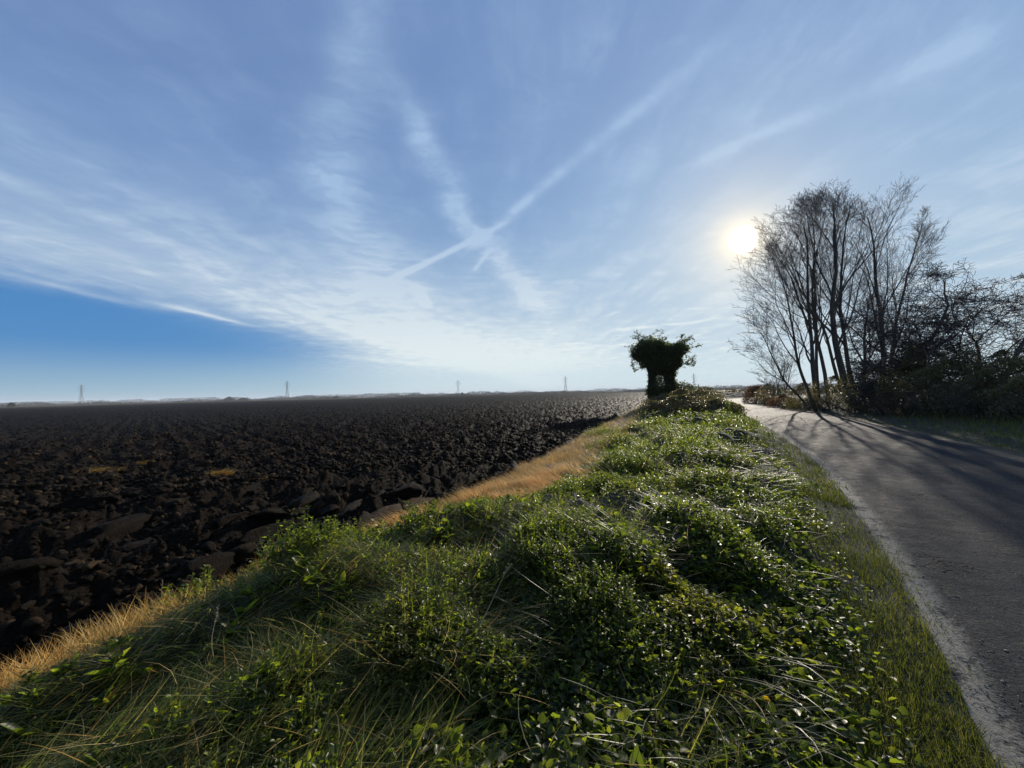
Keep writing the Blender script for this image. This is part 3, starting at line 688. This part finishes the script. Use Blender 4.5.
# bushes: a mass of twigs with leaves through it
def leafcloud(C0, n, rad, L, mat_, seed, parent, name='foliage', zmin=None):
    pass
def bush(name, base, label, cat, w_, d_, h_, nstem, nleaf, mat_, leafL, seed, group=None, twig=True, gaps=.45):
    t = thing(name, base, label, cat, group); rs = random.Random(seed)
    if twig:
        g_ = Grow(seed, up=.02, wander=.25, ratio=.6, ang=.8, kids=(5, 5, 4), levels=3, seglen=.25, rmin=.004, start=.05, taper=.8)
        for k_ in range(nstem):
            a_ = rs.random()*6.283; q = rs.random()**.5
            ox, oy = math.cos(a_)*q*w_*.38, math.sin(a_)*q*d_*.38
            g_.go((ox, oy, -.1), (ox/w_*1.2, oy/d_*1.2, 1.), h_*rs.uniform(.45, .8)*(1-.4*q*q), .018+.008*h_, 1)
        V, F = tubes(g_.thick, 4); V2, F2 = segs_mesh(g_.thin, 3)
        link('branches', mesh_np('branches', np.concatenate([V, V2]), np.concatenate([F, F2+len(V)])), TWIG, t)
    if nleaf:
        rg = np.random.default_rng(seed); a_ = rg.random(nleaf)*6.283; q = rg.random(nleaf)**.45; zt = rg.random(nleaf)**.8
        prof = np.sqrt(np.clip(1-zt**2.2, 0, 1))*(.75+.5*vnoise(a_*1.6+seed, zt*4, seed))
        x_ = np.cos(a_)*q*prof*w_*.5; y_ = np.sin(a_)*q*prof*d_*.5
        z_ = zt*h_*(.72+.45*vnoise(x_*1.4/max(.5, w_*.25)+seed, y_*2, seed+3))
        k = vnoise(x_*2.2+seed, (y_+z_*1.7)*2.2, seed+5) > gaps*.75
        P_ = np.stack([x_, y_, z_], -1)[k]; n = len(P_); LL = rg.uniform(.6, 1.3, n)*leafL
        V, F = leaves(P_, rg.random(n)*6.283, rg.normal(.1, .6, n), rg.normal(0, .5, n), LL, LL*.62)
        link('foliage', mesh_np('foliage', V, F), mat_, t)
    return t
HG = 'thicket under the bare trees'
spec = [  # px, Y, width, depth, height, stems, leaves, mat, label
 (803, 28.5, 3.4, 2.2, 1.9, 30, 7000, BRAM, 'dark bramble bush at the foot of the leaning bare tree'),
 (835, 25.5, 4.2, 2.4, 2.1, 34, 9500, BRAM, 'dark bramble bush in front of the thick forked trunk'),
 (876, 22, 4.2, 2.6, 2.6, 36, 11000, BRAM, 'tangled brown bush below the tree that leans right'),
 (915, 19, 4.2, 2.6, 2.8, 40, 13000, BRAM, 'dense dark bush at the foot of the ivied thorn tree'),
 (957, 17, 4.2, 2.6, 2.6, 40, 13000, BRAM, 'dense dark bush between the two thorn trees'),
 (1003, 15, 4.2, 2.6, 2.3, 40, 13000, BRAM, 'tangled bush under the spreading thorn tree at the right edge'),
 (1056, 13.2, 4.2, 2.6, 2.0, 36, 9500, BRAM, 'low tangled bush cut off by the right edge of the view'),
]
for i, (px, Y, w_, d_, h_, ns, nl, mt, lb) in enumerate(spec):
    bush('bramble_bush', at(px, Y), lb, 'bush', w_, d_, h_, ns, nl, mt, .075, 200+i, HG)
tree('bare_shrub', at(779, 38), 'small twiggy bare shrub left of the tall bare trees', 'shrub',
     [((0, 0), (-.25, 0, 1), 3.6, .06), ((.3, 0), (.1, .1, 1), 4.1, .07), ((.7, 0), (.45, .1, 1), 3.6, .06), ((-.6, 0), (-.5, 0, 1), 2.6, .05)], 21, None, up=.05, wander=.13, ratio=.6, ang=.5, kids=(7, 6, 5), levels=3, seglen=.3, rmin=.007, start=.1)
bush('bracken_clump', at(756, 42), 'rust brown bracken at the far end of the hedge by the bend', 'bracken', 3.4, 3, 1.9, 14, 4200, BRACK, .13, 301)
bush('bramble_bush', at(770, 37.5), 'grey green bush behind the rusty bracken', 'bush', 3.6, 2.6, 1.9, 22, 5000, BRAM, .09, 302, HG)
bush('bracken_clump', at(782, 31.5), 'russet bracken between the bend and the olive shrub', 'bracken', 2.6, 1.8, 1.0, 10, 3200, BRACK, .09, 303)
bush('olive_shrub', at(794, 28), 'yellowish olive shrub low beside the lane', 'shrub', 1.5, 1.1, .85, 8, 2600, BROOM, .05, 304)
bush('bramble_bush', at(771, 35), 'low dark green bush at the lane edge before the olive shrub', 'bush', 2.0, 1.3, .75, 10, 2600, BRAM, .07, 305, HG)

# ivy-covered tree on the left verge
YI = 36.; bx = D(662, YI); zb = float(verge_z(np.array([bx]), np.array([YI]))[0])
ti = thing('ivy_tree', (bx, YI, zb), 'stubby two-lobed tree smothered in dark ivy on the verge', 'tree')
lines = []
for (ox, tx, tz, r_) in ((-.9, -1.6, 5.4, .30), (.55, -.5, 5.4, .17), (.75, 1.5, 5.0, .28)):
    pts = [(ox+(tx-ox)*t**1.5+.12*math.sin(5*t+ox), .2*math.sin(3*t), -.2+tz*t) for t in np.linspace(0, 1, 9)]
    lines.append((pts, [r_*(1-.6*t) for t in np.linspace(0, 1, 9)]))
V, F = tubes(lines, 8); link('trunk', mesh_np('trunk', V, F, True), BARK, ti)
gi = Grow(31, up=.0, wander=.25, ratio=.6, ang=.8, kids=(5, 5, 5, 4), levels=3, seglen=.2, rmin=.012, start=.3)
for p_, d_ in (((1.7, 0, 3.2), (1, 0, .25)), ((2.2, 0, 3.6), (1, .2, .1)), ((-2.3, 0, 3.9), (-1, 0, -.2)), ((-1.9, 0, 4.4), (-1, .2, .3)), ((-1.2, 0, 5.2), (-.6, 0, 1)), ((2, 0, 5), (.7, 0, .6)), ((0, 0, 5.2), (0, 0, 1)), ((-2.4, 0, 4.6), (-1, .1, .8)), ((-1.7, 0, 5.2), (-.5, .1, 1)), ((-.6, 0, 5.3), (-.1, .1, 1)), ((1.6, 0, 5.1), (.3, .1, 1)), ((2.2, 0, 4.6), (1, .1, .5)), ((-1.4, 0, 3.2), (-1, .1, .1)), ((1.3, 0, 3.0), (1, -.2, -.1))):
    gi.thin = []; gi.go(p_, d_, 1.3, .03, 2)
    V, F = segs_mesh(gi.thin, 4); link('twig', mesh_np('twig', V, F), TWIG, ti)
rg = np.random.default_rng(5); lob = []
for cx, cy, cz, ax, ay, az_, n in ((-1.2, 0, 5.1, 1.35, 1.4, 1.05, 7500), (-2.0, .1, 4.6, .95, 1.1, .85, 4200), (-.1, .1, 4.9, 1.1, 1.3, 1.0, 5200), (1.7, 0, 5.0, .95, 1.1, .75, 3800), (1.1, .1, 4.3, 1.0, 1.1, .95, 4500),
                                   (-.75, 0, 4.0, 1.15, 1.1, .9, 6500), (-1.55, 0, 3.9, .8, .8, .8, 2600), (1.35, 0, 3.6, .7, .8, .8, 2400), (.35, 0, 3.7, 1.15, 1.1, .85, 6000), (-.85, 0, 3.0, .52, .7, .8, 2400), (.85, 0, 2.8, .50, .7, .9, 2400), (-1.0, 0, 1.9, .40, .5, 1.1, 1700), (.95, 0, 1.9, .42, .5, 1.1, 1700),
                                   (-1.0, 0, .8, .60, .7, 1.1, 2600), (.95, 0, .9, .70, .7, 1.1, 2800), (0, 0, .5, 1.3, 1, .95, 3800), (-.1, 0, 1.9, .8, .5, 1.1, 1100), (.0, 0, 2.9, .8, .6, .5, 1500), (1.9, -.4, .5, 1.4, 1.0, 1.1, 3500)):
    d_ = rg.normal(size=(n, 3)); d_ /= np.linalg.norm(d_, axis=1)[:, None]; az2 = np.arctan2(d_[:, 1], d_[:, 0])
    bump_ = .45+1.15*fbm(d_[:, 0]*2.9+cx*3, d_[:, 2]*2.9+d_[:, 1]*2+cz, 8, 4)
    rad_ = rg.random(n)**.42*bump_*(1+.35*(rg.random(n) < .05)); p_ = d_*rad_[:, None]*np.array([ax, ay, az_])+np.array([cx, cy, cz])
    lob.append(p_*np.array([.93, .93, .93]))
# a few stray leafy twigs
tips = np.array(gi.tips); tips = tips[rg.integers(0, len(tips), 1300)]+rg.normal(0, .07, (1300, 3)); lob.append(tips)
P_ = np.concatenate(lob); P_ = P_[(P_[:, 2] > 0)]
n = len(P_); LL = rg.uniform(.07, .16, n)
V, F = leaves(P_, rg.random(n)*6.283, rg.normal(-.3, .6, n), rg.normal(0, .6, n), LL, LL*.85); link('ivy', mesh_np('ivy', V, F), IVY, ti)

# shrubs on the verge in front of and beside the ivy tree
def vat(px, Y): x_ = D(px, Y); return (x_, Y, float(verge_z(np.array([x_]), np.array([float(Y)]))[0])-.05)
VG = 'low brambles on the verge'
for i, (px, Y, w_, d_, h_, nl, lb) in enumerate((
    (680, 31, 2.6, 2.2, 1.05, 6500, 'grey green bramble mound just right of the ivy tree'),
    (664, 26, 2.6, 2.2, .65, 6500, 'low bramble mound in front of the ivy tree'),
    (700, 25, 3.6, 2.8, .95, 9000, 'broad bramble mound where the verge meets the lane bend'),
    (716, 18.5, 2.6, 2.6, .75, 8500, 'small bramble mound nearest the camera by the lane'),
    (680, 18.5, 2.8, 2.4, .95, 8500, 'rounded bramble mound in the middle of the verge'),
    (652, 19.5, 2.0, 2.0, .65, 5000, 'flat bramble mound on the field side of the verge'),
    (704, 40, 4.0, 3.0, 1.1, 6000, 'dark bramble mound beyond the ivy tree near the bend'),
)):
    bush('bramble_mound', vat(px, Y), lb, 'bush', w_, d_, h_, 18, nl, BRAM, .07, 400+i, VG, gaps=.3)
for i, (px, Y, w_, h_) in enumerate(((694, 58, 5.5, 1.9), (714, 70, 6, 1.8), (731, 95, 8, 2.2))):
    bush('hedge_bush', (D(px, Y), Y, -.5), ('hedge bush just beyond the ivy tree', 'hedge bush behind the bend of the lane', 'furthest hedge bush past the bend, partly behind the bracken')[i], 'bush', w_, 3, h_, 16, 4500, BRAM, .16, 500+i, 'hedge bushes past the bend')

# ------------------------------------------------------------------ pylons
def pylon(px, Y, H, label, rz):
    t = thing('electricity_pylon', (D(px, Y), Y, -.4), label, 'pylon', 'electricity pylons on the skyline', rz)
    lv = [(0, 4.6), (.22, 3.2), (.42, 2.1), (.6, 1.35), (.74, 1.05), (.88, .8), (1, .12)]
    S = []
    for (a, wa), (b, wb) in zip(lv[:-1], lv[1:]):
        c1 = [(sx*wa, sy*wa, a*H) for sx, sy in ((1, 1), (-1, 1), (-1, -1), (1, -1))]; c2 = [(sx*wb, sy*wb, b*H) for sx, sy in ((1, 1), (-1, 1), (-1, -1), (1, -1))]
        for k in range(4):
            S.append((*c1[k], *c2[k], .22, .2)); S.append((*c1[k], *c2[(k+1) % 4], .12, .12)); S.append((*c1[(k+1) % 4], *c2[k], .12, .12)); S.append((*c2[k], *c2[(k+1) % 4], .12, .12))
    V, F = segs_mesh(S, 4); link('lattice_tower', mesh_np('lattice_tower', V, F), STEEL, t)
    for hh, ln in ((.66, 5.2), (.78, 7.4), (.90, 5.0)):
        S = []
        for sg in (-1, 1):
            for wy in (-.7, .7):
                S += [(sg*.9, wy, hh*H, sg*ln, 0, hh*H+.2, .16, .12), (sg*.9, wy, hh*H+2.2, sg*ln, 0, hh*H+.3, .14, .12)]
        V, F = segs_mesh(S, 4); arm = link('cross_arm', mesh_np('cross_arm', V, F), STEEL, t)
        for sg in (-1, 1):
            V, F = segs_mesh([(sg*ln, 0, hh*H+.2, sg*ln, 0, hh*H-2.8, .16, .16)], 5); link('insulator', mesh_np('insulator', V, F), STEEL, arm)
for a in ((81, 960, 51, 'leftmost pylon, above the far left of the ploughed field', .3), (287, 1000, 50, 'second pylon from the left, right of the clump of far trees', .2), (458, 1040, 42, 'pylon in the middle of the skyline, third from the left', .1),
          (565.5, 1060, 47, 'pylon on the skyline left of the ivy tree', .0), (694, 1150, 50, 'faint pylon right of the ivy tree', -.2)): pylon(*a)

# ------------------------------------------------------------------ the far skyline
def farwoods():
    parts = []
    for Y, x0, x1, hmin, hmax, n, s in ((1500, -2600, 2600, 0, 15, 30000, 1), (2300, -4000, 3600, 3, 22, 30000, 2), (900, -1500, 900, 0, 7, 12000, 3), (3400, -5200, 4200, 8, 30, 26000, 4)):
        x_ = rng.uniform(x0, x1, n); a = fbm(x_/70., x_*0+s, s*7, 4); b = fbm(x_/420., x_*0+s, s*9, 2)
        top = hmin+(hmax-hmin)*SM(a*.55+b*.45, .38, .68)
        zt = rng.random(n)*top-.4; k = top > 1.2
        P_ = np.stack([x_, Y+rng.normal(0, 12, n)+60*np.sin(x_/500.), zt], -1)[k]; m_ = len(P_); LL = rng.uniform(1.5, 3.6, m_)*Y/1500
        parts.append(leaves(P_, rng.random(m_)*6.283, rng.normal(.3, .7, m_), rng.normal(0, .6, m_), LL, LL*.9))
    V, F = join(parts); o = link('far_woodland', mesh_np('far_woodland', V, F), FARTREE); tag(o, 'low hazy line of distant trees and hedges along the horizon', 'woodland', kind='stuff')
farwoods()
for i, (px, Y, w_, h_, lb) in enumerate(((11, 520, 9, 6, 'lone dark bush at the far left beyond the field'), (229, 760, 22, 9, 'rounded clump of distant trees left of the second pylon'), (243, 800, 26, 7, 'lower distant clump right beside the rounded one'), (336, 1000, 16, 7, 'small distant tree to the right of the second pylon'), (462, 900, 8, 7, 'tiny distant tree at the foot of the middle pylon'))):
    bush('distant_tree', (D(px, Y), Y, -.4), lb, 'tree', w_, w_*.8, h_, 6, 1400, FARTREE, .9, 600+i, 'distant trees on the skyline', twig=False, gaps=.1)
    o = bpy.data.objects[[q.name for q in bpy.data.objects if q.name.startswith('distant_tree')][-1]]

# ------------------------------------------------------------------ small things on the verge
def straw_bits(px, py, z, n, L_, label, wid=.25):
    x_, y_ = G(px, py, z); t = thing('straw_clump', (x_, y_, float(field_z(np.array([x_]), np.array([y_]))[0])+.06), label, 'straw', 'straw clumps turned up by the plough')
    rg = np.random.default_rng(int(px)); P_ = np.column_stack([rg.normal(0, wid, n), rg.normal(0, wid*.4, n), rg.uniform(-.03, .07, n)])
    V, F = blades(P_, rg.normal(1.5, .8, n), rg.uniform(.5, 1.2, n)*L_, np.full(n, .014), rg.uniform(.9, 1.5, n), rg.uniform(1.4, 1.9, n), 3)
    link('straw', mesh_np('straw', V, F), STRAWY, t)
STRAWY = leafmat('yellow_straw', [(0, (.22, .13, .02)), (.6, (.38, .24, .04)), (1, (.5, .36, .1))], (1.6, 1.4, .8), .35, .6)
for a in ((101, 472, -.2, 260, .32, 'flat patch of yellow straw on the left of the field', .26), (145, 465, -.2, 120, .2, 'small patch of yellow straw right of the flat one', .16), (220, 476, -.2, 320, .26, 'brightest upright clump of yellow straw among the clods', .14), (272, 480, -.2, 120, .2, 'dull straw patch right of the brightest clump', .2)): straw_bits(*a)
# a dandelion flower
x_, y_ = G(765, 745, .18); zz_ = float(verge_z(np.array([x_]), np.array([y_]))[0])
t = thing('dandelion', (x_, y_, zz_), 'single yellow dandelion flower open among the leaves near the lane', 'flower')
V, F = segs_mesh([(0, 0, 0, .005, 0, .1, .0025, .002), (.005, 0, .1, .012, 0, .17, .002, .002)], 5); link('stem', mesh_np('stem', V, F), GRS, t)
n = 70; az = np.linspace(0, 40, n); V, F = leaves(np.tile([.012, 0, .17], (n, 1)), az, np.linspace(1.2, .1, n), np.zeros(n), np.full(n, .017), np.full(n, .005)); link('petals', mesh_np('petals', V, F), PETAL, t)
# tall dead stems
DEAD = simple('dead_stem', lambda o: principled(o, (.30, .235, .14), .8))
for i, (px, py, hh, la, lb) in enumerate(((590, 640, .42, -.5, 'pale dead grass stalk leaning left in the middle of the verge'), (410, 560, .5, .7, 'pale dead stalk leaning right below the straw strip'), (215, 700, .35, .2, 'pale upright dead stalk at the lower left of the verge'), (290, 540, .45, .5, 'dead stalk standing at the field edge above the green weeds'), (470, 700, .5, -.9, 'long bleached stalk lying across the flattened grass'), (155, 600, .42, -.3, 'forked dead stalk rising from the straw at lower left'))):
    x_, y_ = G(px, py, .15); zz_ = float(verge_z(np.array([x_]), np.array([y_]))[0])
    t = thing('dead_stalk', (x_, y_, zz_), lb, 'stalk', 'dead stalks on the verge', i)
    S = []; p = (0., 0., 0.); a_ = la*.4
    for k in range(7):
        a_ += la*.12; q = (p[0]+math.sin(a_)*hh/7, p[1]+.01*math.sin(k), p[2]+math.cos(a_)*hh/7); S.append((*p, *q, .0028-.0003*k, .0025-.0003*k)); p = q
    V, F = segs_mesh(S, 5); link('stem', mesh_np('stem', V, F), DEAD, t)
    n = 14; P_ = np.tile(p, (n, 1))-np.column_stack([np.sin(a_)*np.linspace(0, .08, n), np.zeros(n), np.cos(a_)*np.linspace(0, .08, n)])
    V, F = leaves(P_, rng.random(n)*6.283, rng.uniform(.4, 1.2, n), np.zeros(n), np.full(n, .016), np.full(n, .005)); link('seed_head', mesh_np('seed_head', V, F), DEAD, t)

# ------------------------------------------------------------------ haze
me = bpy.data.meshes.new('haze')
hx, z0, z1 = 8000., -3., 70.
vv = [(sx*hx, sy*hx, z_) for z_ in (z0, z1) for sx, sy in ((-1, -1), (1, -1), (1, 1), (-1, 1))]
me.from_pydata(vv, [], [(3, 2, 1, 0), (4, 5, 6, 7), (0, 1, 5, 4), (1, 2, 6, 5), (2, 3, 7, 6), (3, 0, 4, 7)])
# ground rests inside the haze
HZ = bpy.data.materials.new('haze'); HZ.use_nodes = True; nt = HZ.node_tree; nt.nodes.clear()
oo = nt.nodes.new('ShaderNodeOutputMaterial'); pv = nt.nodes.new('ShaderNodeVolumePrincipled')
pv.inputs['Color'].default_value = (.86, .92, 1, 1); pv.inputs['Density'].default_value = .00012; pv.inputs['Anisotropy'].default_value = 0
nt.links.new(pv.outputs[0], oo.inputs['Volume'])
o = link('haze', me, HZ); tag(o, 'thin pale haze over the far fields', 'haze', kind='stuff')
print('polys', sum(len(q.polygons) for q in bpy.data.meshes))
